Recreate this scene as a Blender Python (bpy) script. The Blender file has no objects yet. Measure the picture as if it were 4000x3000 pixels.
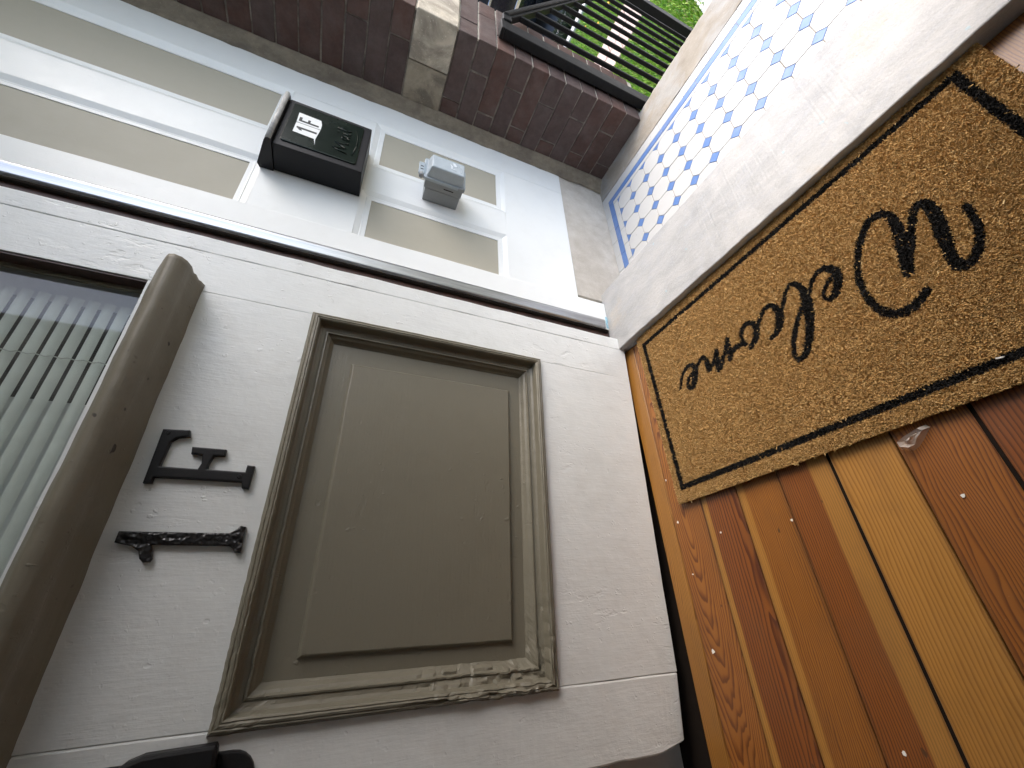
import bpy, bmesh, math, random
import numpy as np
from mathutils import Vector, Matrix, noise as mn

random.seed(7); rng = np.random.default_rng(7)
scene = bpy.context.scene
COL = scene.collection
U = 0.0735                      # one octagon tile pitch in metres; all coordinates below are in tile pitches

# ------------------------------------------------------------------ camera, sky, sun, exposure
cam_d = bpy.data.cameras.new('camera'); cam = bpy.data.objects.new('camera', cam_d); COL.objects.link(cam)
Rm = [[0.39596345, -0.04176976, -0.91731578], [-0.46976364, -0.86756245, -0.16327132], [-0.78900892, 0.49557107, -0.36314494]]
Cp = Vector((9.955686, -14.759903, 11.218857)) * U
rx, ry, rz = [Vector(r) for r in Rm]
cam.matrix_world = Matrix(((rx.x, -ry.x, -rz.x, Cp.x), (rx.y, -ry.y, -rz.y, Cp.y), (rx.z, -ry.z, -rz.z, Cp.z), (0, 0, 0, 1)))
cam_d.sensor_fit = 'HORIZONTAL'; cam_d.sensor_width = 36.0; cam_d.lens = 1567.337 / 4000 * 36
cam_d.clip_start = 0.02; cam_d.clip_end = 500
scene.camera = cam

SUN_EL, SUN_AZ = 45, 66         # degrees; azimuth measured from +X towards +Y
world = bpy.data.worlds.new('World'); scene.world = world; world.use_nodes = True
wn = world.node_tree; bg = wn.nodes['Background']
sky = wn.nodes.new('ShaderNodeTexSky'); sky.sky_type = 'NISHITA'; sky.sun_disc = False
sky.sun_elevation = math.radians(SUN_EL); sky.sun_rotation = math.radians(90 - SUN_AZ)
sky.air_density = 1.0; sky.dust_density = 2.8; sky.ozone_density = 0.5
wn.links.new(sky.outputs[0], bg.inputs[0]); bg.inputs[1].default_value = 0.15
sun_d = bpy.data.lights.new('sun', 'SUN'); sun_d.energy = 0.5; sun_d.angle = math.radians(60); sun_d.color = (1, .985, .96)
sun = bpy.data.objects.new('sun', sun_d); COL.objects.link(sun)
sd = Vector((math.cos(math.radians(SUN_AZ)) * math.cos(math.radians(SUN_EL)), math.sin(math.radians(SUN_AZ)) * math.cos(math.radians(SUN_EL)), math.sin(math.radians(SUN_EL))))
sun.rotation_euler = sd.to_track_quat('Z', 'Y').to_euler()
vs = scene.view_settings; vs.view_transform = 'Standard'; vs.look = 'None'; vs.gamma = 1; vs.use_curve_mapping = False; vs.exposure = 2.0
scene.cycles.use_denoising = True
scene.cycles.max_bounces = 10; scene.cycles.diffuse_bounces = 6; scene.cycles.glossy_bounces = 4; scene.cycles.transparent_max_bounces = 8
scene.cycles.sample_clamp_indirect = 6

# ------------------------------------------------------------------ node helpers
class NB:
    def __init__(s, name):
        s.m = bpy.data.materials.new(name); s.m.use_nodes = True; s.t = s.m.node_tree; s.t.nodes.clear()
        s.out = s.t.nodes.new('ShaderNodeOutputMaterial'); s.b = s.t.nodes.new('ShaderNodeBsdfPrincipled')
        s.t.links.new(s.b.outputs[0], s.out.inputs[0])
    def put(s, sock, v):
        if isinstance(v, bpy.types.NodeSocket): s.t.links.new(v, sock)
        else:
            if isinstance(v, (tuple, list)) and len(v) == 3 and sock.type == 'RGBA': v = (*v, 1)
            sock.default_value = v
    def n(s, typ, out=0, props=None, **ins):
        nd = s.t.nodes.new('ShaderNode' + typ)
        for k, v in (props or {}).items(): setattr(nd, k, v)
        for k, v in ins.items():
            s.put(nd.inputs[int(k[1:])] if k[0] == 'i' and k[1:].isdigit() else nd.inputs[k], v)
        return nd.outputs[out]
    def set(s, **kw):
        for k, v in kw.items(): s.put(s.b.inputs[k.replace('_', ' ')], v)
        return s
    def co(s, scale=(1, 1, 1), rnd=0.0, rot=(0, 0, 0)):
        v = s.n('TexCoord', 3)
        if rnd:
            r = s.n('ObjectInfo', 5)
            r = s.n('VectorMath', 0, dict(operation='SCALE'), i0=(rnd, rnd * 1.7, rnd * .6), i3=r)
            v = s.n('VectorMath', 0, dict(operation='ADD'), i0=v, i1=r)
        return s.n('Mapping', 0, None, Vector=v, Scale=scale, Rotation=rot)
    def noise(s, v, sc, det=4, rough=.55, dist=0.0): return s.n('TexNoise', 0, None, Vector=v, Scale=sc, Detail=det, Roughness=rough, Distortion=dist)
    def voro(s, v, sc, feat='F1', out=0, rnd=1.0): return s.n('TexVoronoi', out, dict(feature=feat), Vector=v, Scale=sc, Randomness=rnd)
    def ramp(s, f, *st, interp='LINEAR'):
        nd = s.t.nodes.new('ShaderNodeValToRGB'); nd.color_ramp.interpolation = interp
        e = nd.color_ramp.elements
        while len(e) < len(st): e.new(.5)
        for el, (p, c) in zip(e, st):
            el.position = p; el.color = (c, c, c, 1) if isinstance(c, (int, float)) else (*c, 1)
        s.put(nd.inputs[0], f); return nd.outputs[0]
    def mix(s, f, a, b, mode='MIX'):
        nd = s.t.nodes.new('ShaderNodeMix'); nd.data_type = 'RGBA'; nd.blend_type = mode
        s.put(nd.inputs[0], f); s.put(nd.inputs[6], a); s.put(nd.inputs[7], b); return nd.outputs[2]
    def math(s, op, a, b=0.0, c=0.0): return s.n('Math', 0, dict(operation=op), i0=a, i1=b, i2=c)
    def bump(s, h, st=.5, dist=.001, nrm=None):
        nd = s.t.nodes.new('ShaderNodeBump'); s.put(nd.inputs['Strength'], st); s.put(nd.inputs['Distance'], dist); s.put(nd.inputs['Height'], h)
        if nrm is not None: s.put(nd.inputs['Normal'], nrm)
        s.put(s.b.inputs['Normal'], nd.outputs[0]); return nd.outputs[0]

def paint(name, base, rough=.42, dirt=(.5, .47, .42), dirt_amt=.25, stretch=(1, 1, .12), bumps=1.0, rnd=3.0, holes=False, lump_amt=.8):
    b = NB(name); v = b.co(rnd=rnd); vs_ = b.co(scale=stretch, rnd=rnd)
    brush = b.noise(vs_, 240, 3, .6); lump = b.noise(v, 22, 4, .5); fine = b.noise(v, 160, 4, .65)
    pits = b.ramp(b.noise(v, 48, 2, .5), (.70, 0.0), (.76, 1.0)); drip = b.ramp(b.noise(v, 70, 2, .6), (.66, 0.0), (.72, 1.0))
    area = b.ramp(b.noise(v, 5, 3, .5), (.48, 0.0), (.62, 1.0)); dent = b.ramp(b.noise(b.co(scale=tuple(.35 + .65 * q for q in stretch), rnd=rnd), 46, 3, .6, .3), (.60, 0.0), (.70, 1.0))
    h = b.math('ADD', b.math('MULTIPLY', brush, .20), b.math('MULTIPLY', lump, lump_amt))
    h = b.math('ADD', h, b.math('MULTIPLY', fine, .10)); h = b.math('SUBTRACT', h, b.math('MULTIPLY', pits, .22)); h = b.math('ADD', h, b.math('MULTIPLY', drip, b.math('MULTIPLY_ADD', area, .28, .08))); h = b.math('SUBTRACT', h, b.math('MULTIPLY', b.math('MULTIPLY', dent, area), .28))
    b.bump(h, .6 * bumps, .0024)
    g = b.ramp(b.noise(v, 9, 6, .7), (.5, 0.0), (.85, dirt_amt)); col = b.mix(g, base, tuple(x * y for x, y in zip(base, dirt)))
    speck = b.ramp(b.noise(v, 330, 2, .5), (.76, 0.0), (.80, .35)); col = b.mix(speck, col, tuple(x * .45 for x in base))
    if holes: col = b.mix(b.ramp(b.noise(v, 34, 1, .4), (.725, 0.0), (.745, .9)), col, (.02, .016, .012))
    r = b.math('MULTIPLY_ADD', b.noise(v, 40, 3), .22, rough - .1)
    return b.set(Base_Color=col, Roughness=r, Specular_IOR_Level=.5).m

def simple(name, base, rough=.5, metal=0.0, noise_sc=60, var=.15, bump=.2, dist=.0008, rnd=2.0, spec=.5):
    b = NB(name); v = b.co(rnd=rnd); f = b.noise(v, noise_sc, 4, .6)
    lo = tuple(x * (1 - var) for x in base); hi = tuple(min(1, x * (1 + var)) for x in base)
    b.set(Base_Color=b.ramp(f, (.3, lo), (.7, hi)), Roughness=b.math('MULTIPLY_ADD', b.noise(v, noise_sc * .5, 3), .2, rough - .1), Metallic=metal, Specular_IOR_Level=spec)
    if bump: b.bump(b.noise(v, noise_sc * 2, 3), bump, dist)
    return b.m

MT = {}
MT['door_white'] = paint('door_paint', (.735, .76, .75), .36, bumps=1.5)
MT['wall_white'] = paint('reveal_paint', (.785, .81, .80), .38, dirt_amt=.12, bumps=.45)
MT['taupe'] = paint('taupe_paint', (.172, .160, .120), .40, dirt=(.6, .55, .5), stretch=(1, .08, 1), bumps=1.7, lump_amt=.25)
MT['taupe_rough'] = paint('taupe_paint_worn', (.172, .160, .120), .45, dirt=(.6, .55, .5), dirt_amt=.4, bumps=1.6)
MT['taupe_sill'] = paint('taupe_paint_sill', (.175, .158, .117), .5, dirt=(.45, .4, .35), dirt_amt=.6, stretch=(1, .06, 1), bumps=2.0, holes=True)
MT['beige'] = paint('beige_paint', (.385, .365, .295), .58, dirt_amt=.08, bumps=.3)
MT['inner_paint'] = simple('interior_plaster', (.76, .78, .78), .7, noise_sc=20, var=.04, bump=.1)
MT['dark_gap'] = simple('dark_gap', (.012, .009, .007), .9, spec=.1)
MT['brown_paint'] = simple('old_brown_paint', (.05, .022, .016), .5, noise_sc=50, var=.5, bump=.6)
MT['iron'] = simple('black_iron_paint', (.010, .0105, .011), .5, noise_sc=120, var=.3, bump=.35, dist=.0006, spec=.25)
MT['black_metal'] = simple('black_cast_metal', (.010, .010, .011), .45, noise_sc=150, var=.2, bump=.25, spec=.35)
MT['mail_black'] = simple('black_gloss_enamel', (.007, .007, .009), .45, noise_sc=40, var=.15, bump=.06, spec=.3)
MT['mail_green'] = simple('dark_green_enamel', (.007, .013, .009), .25, noise_sc=30, var=.2, bump=.08, spec=.22)
MT['sticker'] = simple('white_vinyl', (.78, .80, .80), .4, var=.03, bump=0)
MT['sticker_black'] = simple('black_vinyl', (.012, .016, .016), .4, var=.03, bump=0)
MT['grey_plastic'] = simple('grey_plastic', (.26, .28, .29), .42, noise_sc=200, var=.04, bump=.12)
MT['grey_cover'] = simple('clear_grey_plastic', (.40, .46, .50), .22, noise_sc=60, var=.04, bump=.05)
MT['grey_mark'] = simple('pale_moulded_mark', (.62, .68, .72), .3, var=.02, bump=0)
MT['tyre'] = simple('tyre_rubber', (.02, .02, .02), .8)
MT['car_black'] = simple('black_car_paint', (.012, .013, .015), .12, noise_sc=10, var=.1, bump=0)
MT['car_glass'] = simple('car_glass', (.02, .025, .03), .05, noise_sc=10, var=.1, bump=0)
MT['slat'] = simple('blind_slat', (.78, .81, .77), .45, noise_sc=20, var=.03, bump=0)
MT['cord'] = simple('blind_cord', (.52, .54, .50), .8, noise_sc=300, var=.2, bump=.3)
MT['flake'] = simple('paint_chip', (.75, .74, .72), .6, noise_sc=200, var=.05, bump=.2)
MT['yellow'] = simple('dandelion_petals', (.75, .42, .02), .7)
MT['green_stem'] = simple('dandelion_stem', (.12, .2, .05), .7)

def m_chrome():
    b = NB('dull_aluminium'); v = b.co(scale=(1, 1, .05)); f = b.noise(v, 300, 3)
    b.set(Base_Color=b.ramp(f, (.3, (.36, .37, .39)), (.7, (.48, .49, .51))), Metallic=1.0, Roughness=b.math('MULTIPLY_ADD', f, .2, .25)); b.bump(f, .1, .0005); return b.m
MT['chrome'] = m_chrome()

def m_brick():
    b = NB('brick'); v = b.co(rnd=5.0); rnd = b.n('ObjectInfo', 5)
    base = b.ramp(rnd, (0, (.088, .050, .042)), (.35, (.105, .055, .043)), (.65, (.080, .052, .047)), (1, (.100, .068, .061)))
    f = b.noise(v, 28, 6, .7); col = b.mix(b.ramp(f, (.3, .45), (.6, 0.0)), base, (.038, .028, .025))
    dust = b.ramp(b.noise(v, 17, 7, .75), (.42, 0.0), (.85, .5)); col = b.mix(dust, col, (.19, .168, .158))
    chip = b.ramp(b.noise(v, 170, 3, .6), (.76, 0.0), (.79, .7)); col = b.mix(chip, col, (.42, .38, .33))
    h = b.math('ADD', b.noise(v, 120, 5, .7), b.math('MULTIPLY', b.noise(v, 20, 3), .8)); b.bump(h, .75, .002)
    return b.set(Base_Color=col, Roughness=.82, Specular_IOR_Level=.3).m
MT['brick'] = m_brick()
MT['mortar'] = simple('dark_mortar', (.19, .168, .142), .95, noise_sc=30, var=.6, bump=.9, dist=.002); MT['mortar_pale'] = simple('pale_mortar', (.42, .385, .32), .95, noise_sc=60, var=.3, bump=.9, dist=.002)  # darker mortar for the front joints, paler for the pier's end face

def m_stone(name, c1, c2, grime, gamt, sc=18):
    b = NB(name); v = b.co(rnd=4.0); f = b.noise(v, sc, 6, .65)
    col = b.ramp(f, (.3, c1), (.7, c2)); g = b.ramp(b.noise(v, 9, 5, .65, .6), (.42, 0.0), (.62, gamt)); col = b.mix(g, col, grime)
    sp = b.ramp(b.noise(v, 260, 2), (.66, 0.0), (.72, .5)); col = b.mix(sp, col, tuple(min(1, x * 1.5) for x in c2))
    b.bump(b.math('ADD', b.noise(v, 140, 5, .7), b.noise(v, 26, 3)), .6, .0018); return b.set(Base_Color=col, Roughness=.8).m
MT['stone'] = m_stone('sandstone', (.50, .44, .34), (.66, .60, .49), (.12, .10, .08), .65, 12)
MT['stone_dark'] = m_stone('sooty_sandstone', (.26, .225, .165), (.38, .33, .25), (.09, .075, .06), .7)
MT['plinth'] = m_stone('plinth_stone', (.44, .405, .35), (.54, .51, .46), (.33, .29, .24), .4, 26)
MT['concrete'] = m_stone('worn_concrete', (.26, .228, .18), (.34, .305, .25), (.36, .365, .36), .6, 14)
MT['walk'] = m_stone('pale_concrete', (.58, .57, .54), (.68, .67, .64), (.52, .50, .46), .3, 8)
MT['paver'] = m_stone('pink_paver', (.48, .34, .28), (.60, .45, .38), (.42, .33, .27), .4, 30)
MT['kerbstone'] = m_stone('pale_edging', (.55, .52, .48), (.66, .63, .59), (.40, .36, .32), .3, 20)
MT['trim'] = m_stone('dusty_brown_trim', (.15, .125, .09), (.24, .205, .15), (.08, .065, .05), .6, 40)

def m_marble():
    b = NB('worn_marble'); v = b.co(); w = b.co(scale=(1, 2.2, 1), rot=(0, 0, .25))
    f = b.noise(w, 7, 7, .62, .8); col = b.ramp(f, (.32, (.31, .318, .325)), (.5, (.385, .39, .39)), (.7, (.45, .45, .445)))
    vein = b.ramp(b.noise(w, 5, 6, .6, 2.2), (.47, 0.0), (.5, .45), (.53, 0.0)); col = b.mix(vein, col, (.36, .38, .42))
    st = b.ramp(b.noise(v, 6, 5, .65), (.60, 0.0), (.74, .55)); col = b.mix(st, col, (.46, .37, .25))
    sp = b.ramp(b.noise(v, 160, 5, .7), (.60, 0.0), (.70, .55)); col = b.mix(sp, col, (.27, .26, .245)); gr = b.ramp(b.noise(v, 420, 3, .7), (.4, 0.0), (.75, .4)); col = b.mix(gr, col, (.56, .565, .56))
    scr = b.ramp(b.noise(b.co(scale=(1, 6, 1), rot=(0, 0, .5)), 40, 3, .6), (.70, 0.0), (.76, .4)); col = b.mix(scr, col, (.30, .28, .25))
    blue = b.ramp(b.noise(v, 45, 2, .4), (.74, 0.0), (.76, .5)); col = b.mix(blue, col, (.30, .50, .58))
    h = b.math('ADD', b.noise(v, 90, 6, .75), b.noise(v, 8, 3)); b.bump(h, .5, .0022)
    return b.set(Base_Color=col, Roughness=b.math('MULTIPLY_ADD', b.noise(v, 20, 4), .3, .35)).m
MT['marble'] = m_marble()

def m_tile(name, c, spots=.6):
    b = NB(name); v = b.co(rnd=6.0); r = b.n('ObjectInfo', 5)
    col = b.mix(b.math('MULTIPLY', r, .12), c, tuple(x * .7 for x in c))
    d = b.ramp(b.noise(v, 28, 5, .7), (.5, 0.0), (.8, .28)); col = b.mix(d, col, (.50, .46, .40))
    s = b.ramp(b.noise(v, 95, 2, .5), (.735, 0.0), (.755, spots)); col = b.mix(s, col, (.16, .14, .12))
    b.bump(b.noise(v, 50, 4, .6), .15, .0012); return b.set(Base_Color=col, Roughness=b.math('MULTIPLY_ADD', b.noise(v, 30, 3), .3, .22)).m
MT['tile_white'] = m_tile('white_tile', (.53, .54, .535)); MT['tile_blue'] = m_tile('blue_tile', (.105, .205, .46), .4)
MT['grout'] = simple('grout', (.30, .275, .24), .95, noise_sc=120, var=.3, bump=.6)

def m_wood(i, c_early, c_late, sap, sap_lo, sap_hi, x0, depth, slope, freq):
    """flat-sawn board along Y: growth rings cut by the board's top, heartwood with an optional sapwood strip"""
    b = NB('pine_board_%d' % i); o = b.n('TexCoord', 3)
    sx = b.n('SeparateXYZ', 0, None, Vector=o); nd = b.t.nodes[-1]; X, Y, Z = nd.outputs
    w = b.n('Mapping', 0, None, Vector=o, Scale=(1, .16, 1), Location=(i * 3.1, i * 1.7, 0))
    wob = b.math('MULTIPLY', b.math('SUBTRACT', b.noise(w, 16, 3, .5), .5), .030)
    wob2 = b.math('MULTIPLY', b.math('SUBTRACT', b.noise(w, 90, 2, .5), .5), .0035)
    xr = b.math('ADD', b.math('ADD', b.math('SUBTRACT', X, x0), wob), wob2)
    zr = b.math('ADD', b.math('MULTIPLY_ADD', Y, slope, depth), b.math('MULTIPLY', wob, 1.5))
    r = b.math('SQRT', b.math('ADD', b.math('MULTIPLY', xr, xr), b.math('MULTIPLY', zr, zr)))
    ph = b.math('FRACT', b.math('MULTIPLY', r, freq))
    late = b.ramp(ph, (0, .0), (.45, .12), (.78, .9), (.9, 1.0), (1.0, 0.0))
    fib = b.noise(b.n('Mapping', 0, None, Vector=o, Scale=(1, .03, 1)), 520, 3, .6)
    late = b.math('MULTIPLY', late, b.math('MULTIPLY_ADD', fib, .9, .6))
    heart = b.mix(late, c_early, c_late)
    big = b.noise(w, 6, 3, .5); heart = b.mix(b.ramp(big, (.35, .0), (.7, .5)), heart, tuple(x * .55 for x in c_late), 'MULTIPLY') if False else b.mix(b.ramp(big, (.35, 0.0), (.75, .6)), heart, tuple(x * .8 for x in c_late))
    sapc = b.mix(b.math('MULTIPLY', late, .75), sap, tuple(x * .55 for x in sap))
    edge = b.math('ADD', X, b.math('MULTIPLY', wob, .8))
    inside = b.math('MULTIPLY', b.ramp(b.math('MULTIPLY_ADD', b.math('SUBTRACT', edge, sap_lo), 75, .5), (.35, 0.0), (.65, 1.0)), b.ramp(b.math('MULTIPLY_ADD', b.math('SUBTRACT', sap_hi, edge), 75, .5), (.35, 0.0), (.65, 1.0)))
    col = b.mix(inside, sapc, heart)
    knot = b.ramp(b.noise(b.n('Mapping', 0, None, Vector=o, Scale=(1, .45, 1), Location=(i, 0, 0)), 60, 2, .5), (.745, 0.0), (.765, .85)); col = b.mix(knot, col, (.05, .022, .01))
    dust = b.ramp(b.noise(o, 420, 2, .5), (.745, 0.0), (.77, .35)); col = b.mix(dust, col, (.45, .38, .30))
    wear = b.ramp(b.noise(b.n('Mapping', 0, None, Vector=o, Scale=(1, .5, 1), Location=(i * 2.3, i, 0)), 11, 6, .7), (.50, 0.0), (.80, .38)); col = b.mix(wear, col, (.11, .055, .022))
    seam = b.ramp(b.math('ABSOLUTE', X), (.040, 0.0), (.047, .55)); col = b.mix(seam, col, (.07, .03, .012))
    h = b.math('ADD', b.math('MULTIPLY', late, -.5), b.math('MULTIPLY', fib, .4)); b.bump(h, .16, .0006)
    b.set(Base_Color=col, Roughness=b.math('MULTIPLY_ADD', b.noise(o, 14, 4, .6), .28, .30), Specular_IOR_Level=.5, Coat_Weight=.2, Coat_Roughness=.22)
    return b.m

def m_coir(name, attr=True, base=(.3, .2, .1)):
    b = NB(name)
    c = b.n('Attribute', 0, dict(attribute_name='Col')) if attr else base
    return b.set(Base_Color=c, Roughness=.85, Specular_IOR_Level=.25).m
MT['coir'] = m_coir('coir_fibre'); MT['coir_black'] = m_coir('black_dyed_coir')
MT['backing'] = simple('mat_backing', (.24, .135, .045), .95, noise_sc=400, var=.5, bump=.9)

def m_grass():
    b = NB('grass_blades'); c = b.n('Attribute', 0, dict(attribute_name='Col'))
    return b.set(Base_Color=c, Roughness=.6, Specular_IOR_Level=.3, Transmission_Weight=0.0).m
MT['grass'] = m_grass()
MT['soil'] = m_stone('soil', (.10, .09, .05), (.17, .14, .08), (.08, .12, .03), .6, 20)
MT['asphalt'] = simple('asphalt', (.045, .045, .048), .9, noise_sc=200, var=.3, bump=.5)
MT['hedge'] = MT['grass']

def m_glass():
    b = NB('dusty_pane'); v = b.co()
    tr = b.n('BsdfTransparent', 0, None, Color=(.91, .93, .92)); gl = b.n('BsdfGlossy', 0, None, Color=(.9, .9, .9), Roughness=.03)
    df = b.n('BsdfDiffuse', 0, None, Color=(.5, .5, .47))
    fr = b.n('Fresnel', 0, None, IOR=1.5); bk = b.n('NewGeometry', 6); fr = b.math('MULTIPLY', fr, b.math('SUBTRACT', 1.0, bk)); mx = b.n('MixShader', 0, None, i0=fr, i1=tr, i2=gl)
    dust = b.ramp(b.noise(v, 12, 5, .6), (.35, .02), (.75, .10)); mx2 = b.n('MixShader', 0, None, i0=dust, i1=mx, i2=df)
    b.t.links.new(mx2, b.out.inputs[0]); b.t.nodes.remove(b.b); return b.m
MT['glass'] = m_glass()
def m_plastic():
    b = NB('clear_wrapper'); v = b.co()
    b.set(Base_Color=(.75, .73, .70), Roughness=.12, Alpha=.38, Specular_IOR_Level=.8); b.bump(b.noise(v, 120, 4), .8, .002); return b.m
MT['plastic'] = m_plastic()

# ------------------------------------------------------------------ mesh helpers (coordinates in tile pitches)
ORG = {}
def link(o, parent=None, org=(0, 0, 0)):
    COL.objects.link(o); org = Vector(org); ORG[o.name] = org
    if parent is not None:
        o.parent = parent; o.location = (org - ORG[parent.name]) * U
    else: o.location = org * U
    return o
def tag(o, label=None, cat=None, group=None, kind=None):
    if label: o['label'] = label
    if cat: o['category'] = cat
    if group: o['group'] = group
    if kind: o['kind'] = kind
    return o
def root(name, org, label=None, cat=None, group=None, kind=None, parent=None):
    o = bpy.data.objects.new(name, None); o.empty_display_size = .05; link(o, parent, org); return tag(o, label, cat, group, kind)
def mk(name, vf, mat, parent=None, org=None, smooth=False, **tg):
    vs_, fs = vf; vs_ = np.asarray(vs_, float)
    if org is None:
        lo, hi = vs_.min(0), vs_.max(0); org = ((lo + hi) / 2); org[2] = lo[2]
    me = bpy.data.meshes.new(name); me.from_pydata(((vs_ - np.asarray(org)) * U).tolist(), [], fs); me.validate(); me.update()
    if smooth: me.polygons.foreach_set('use_smooth', [True] * len(me.polygons))
    me.materials.append(MT[mat] if isinstance(mat, str) else mat)
    o = bpy.data.objects.new(name, me); link(o, parent, org); return tag(o, **tg)
def copy(o, org, parent=None, **tg):
    c = o.copy(); link(c, parent if parent is not None else o.parent, org); return tag(c, **tg)
def bm_out(bm):
    bm.verts.index_update(); v = [tuple(x.co) for x in bm.verts]; f = [[q.index for q in p.verts] for p in bm.faces]; bm.free(); return v, f
def box(x0, x1, y0, y1, z0, z1, bev=0.0, seg=1):
    bm = bmesh.new(); bmesh.ops.create_cube(bm, size=1)
    for v in bm.verts: v.co = ((x0 + x1) / 2 + v.co.x * (x1 - x0), (y0 + y1) / 2 + v.co.y * (y1 - y0), (z0 + z1) / 2 + v.co.z * (z1 - z0))
    if bev: bmesh.ops.bevel(bm, geom=bm.edges[:], offset=bev, segments=seg, affect='EDGES', profile=.6)
    return bm_out(bm)
def rough_box(x0, x1, y0, y1, z0, z1, bev=.05, amp=.02, cuts=6, freq=1.2, seed=0.0):
    """bevelled box, subdivided and pushed about, for worn boards, bricks and stone"""
    bm = bmesh.new(); bmesh.ops.create_cube(bm, size=1)
    for v in bm.verts: v.co = ((x0 + x1) / 2 + v.co.x * (x1 - x0), (y0 + y1) / 2 + v.co.y * (y1 - y0), (z0 + z1) / 2 + v.co.z * (z1 - z0))
    d = sorted([(x1 - x0, 0), (y1 - y0, 1), (z1 - z0, 2)], reverse=True)
    es = [e for e in bm.edges if abs((e.verts[0].co - e.verts[1].co)[d[0][1]]) > 1e-6]
    bmesh.ops.subdivide_edges(bm, edges=es, cuts=cuts, use_grid_fill=True)
    sharp = [e for e in bm.edges if len(e.link_faces) == 2 and e.calc_face_angle(0) > .5]
    if bev: bmesh.ops.bevel(bm, geom=sharp, offset=bev, segments=2, affect='EDGES', profile=.5)
    for v in bm.verts:
        q = v.co * freq + Vector((seed * 7.3, seed * 3.1, seed)); v.co += mn.noise_vector(q) * amp
    return bm_out(bm)
def prism(poly, fn, h0, h1, bev=0.0):
    """extrude polygon [(a,b)] between heights; fn(a,b,h)->xyz"""
    bm = bmesh.new(); n = len(poly)
    lo = [bm.verts.new(fn(a, b, h0)) for a, b in poly]; hi = [bm.verts.new(fn(a, b, h1)) for a, b in poly]
    top = bm.faces.new(hi); bm.faces.new(lo[::-1])
    for i in range(n): bm.faces.new((lo[i], lo[(i + 1) % n], hi[(i + 1) % n], hi[i]))
    bmesh.ops.recalc_face_normals(bm, faces=bm.faces[:])
    if bev: bmesh.ops.bevel(bm, geom=list(top.edges), offset=bev, segments=2, affect='EDGES', profile=.5)
    return bm_out(bm)
def sweep_line(profile, p0, p1, segs, fn, jit=None):
    """profile [(d,h)], swept from p0 to p1 (each a function of d), fn(a,b,h)->xyz"""
    v = []; f = []; m = len(profile)
    for k in range(segs + 1):
        t = k / segs
        for d, h in profile:
            a = p0(d)[0] * (1 - t) + p1(d)[0] * t; b = p0(d)[1] * (1 - t) + p1(d)[1] * t
            if jit: da, db, dh = jit(a, b, d); a += da; b += db; h = h + dh
            v.append(fn(a, b, h))
    for k in range(segs):
        for i in range(m - 1):
            q = k * m + i; f.append((q, q + 1, q + m + 1, q + m))
    return v, f
def rect_frame(profile, a0, a1, b0, b1, fn, segs, name, mat, parent, jit=None, flip=False):
    cs = [lambda d: (a0 + d, b0 + d), lambda d: (a1 - d, b0 + d), lambda d: (a1 - d, b1 - d), lambda d: (a0 + d, b1 - d)]
    out = []
    for i in range(4):
        v, f = sweep_line(profile, cs[i], cs[(i + 1) % 4], segs, fn, jit)
        if flip: f = [q[::-1] for q in f]
        out.append(mk(name, (v, f), mat, parent))
    return out
def tube(pts, r, n=6):
    pts = [Vector(p) for p in pts]; v = []; f = []; rs = r if isinstance(r, (list, tuple)) else [r] * len(pts)
    up = Vector((0, 0, 1))
    for i, p in enumerate(pts):
        t = (pts[min(i + 1, len(pts) - 1)] - pts[max(i - 1, 0)]).normalized()
        a = t.cross(up) if abs(t.dot(up)) < .95 else t.cross(Vector((1, 0, 0))); a.normalize(); b_ = t.cross(a)
        for k in range(n):
            th = 2 * math.pi * k / n; v.append(p + (a * math.cos(th) + b_ * math.sin(th)) * rs[i])
    for i in range(len(pts) - 1):
        for k in range(n): f.append((i * n + k, i * n + (k + 1) % n, (i + 1) * n + (k + 1) % n, (i + 1) * n + k))
    f.append(tuple(range(n))[::-1]); f.append(tuple((len(pts) - 1) * n + k for k in range(n)))
    return [tuple(q) for q in v], f
def cyl(c, r, h, axis=0, n=16, r2=None):
    v = []; r2 = r if r2 is None else r2
    for hh, rr in ((0, r), (h, r2)):
        for k in range(n):
            th = 2 * math.pi * k / n; q = [0, 0, 0]; q[axis] = hh; q[(axis + 1) % 3] = rr * math.cos(th); q[(axis + 2) % 3] = rr * math.sin(th)
            v.append(tuple(c[i] + q[i] for i in range(3)))
    f = [(k, (k + 1) % n, n + (k + 1) % n, n + k) for k in range(n)] + [tuple(range(n))[::-1], tuple(range(n, 2 * n))]
    return v, f
def join(*parts):
    v = []; f = []
    for pv, pf in parts:
        o = len(v); v += [tuple(q) for q in pv]; f += [tuple(i + o for i in q) for q in pf]
    return v, f
def sheet(x0, x1, y0, y1, z): return [(x0, y0, z), (x1, y0, z), (x1, y1, z), (x0, y1, z)], [(0, 1, 2, 3)]

ZF, ZS, ZG = 1.0, 1.42, -12.0          # hall floor, sill top, garden ground (porch tiles are at 0)

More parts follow.
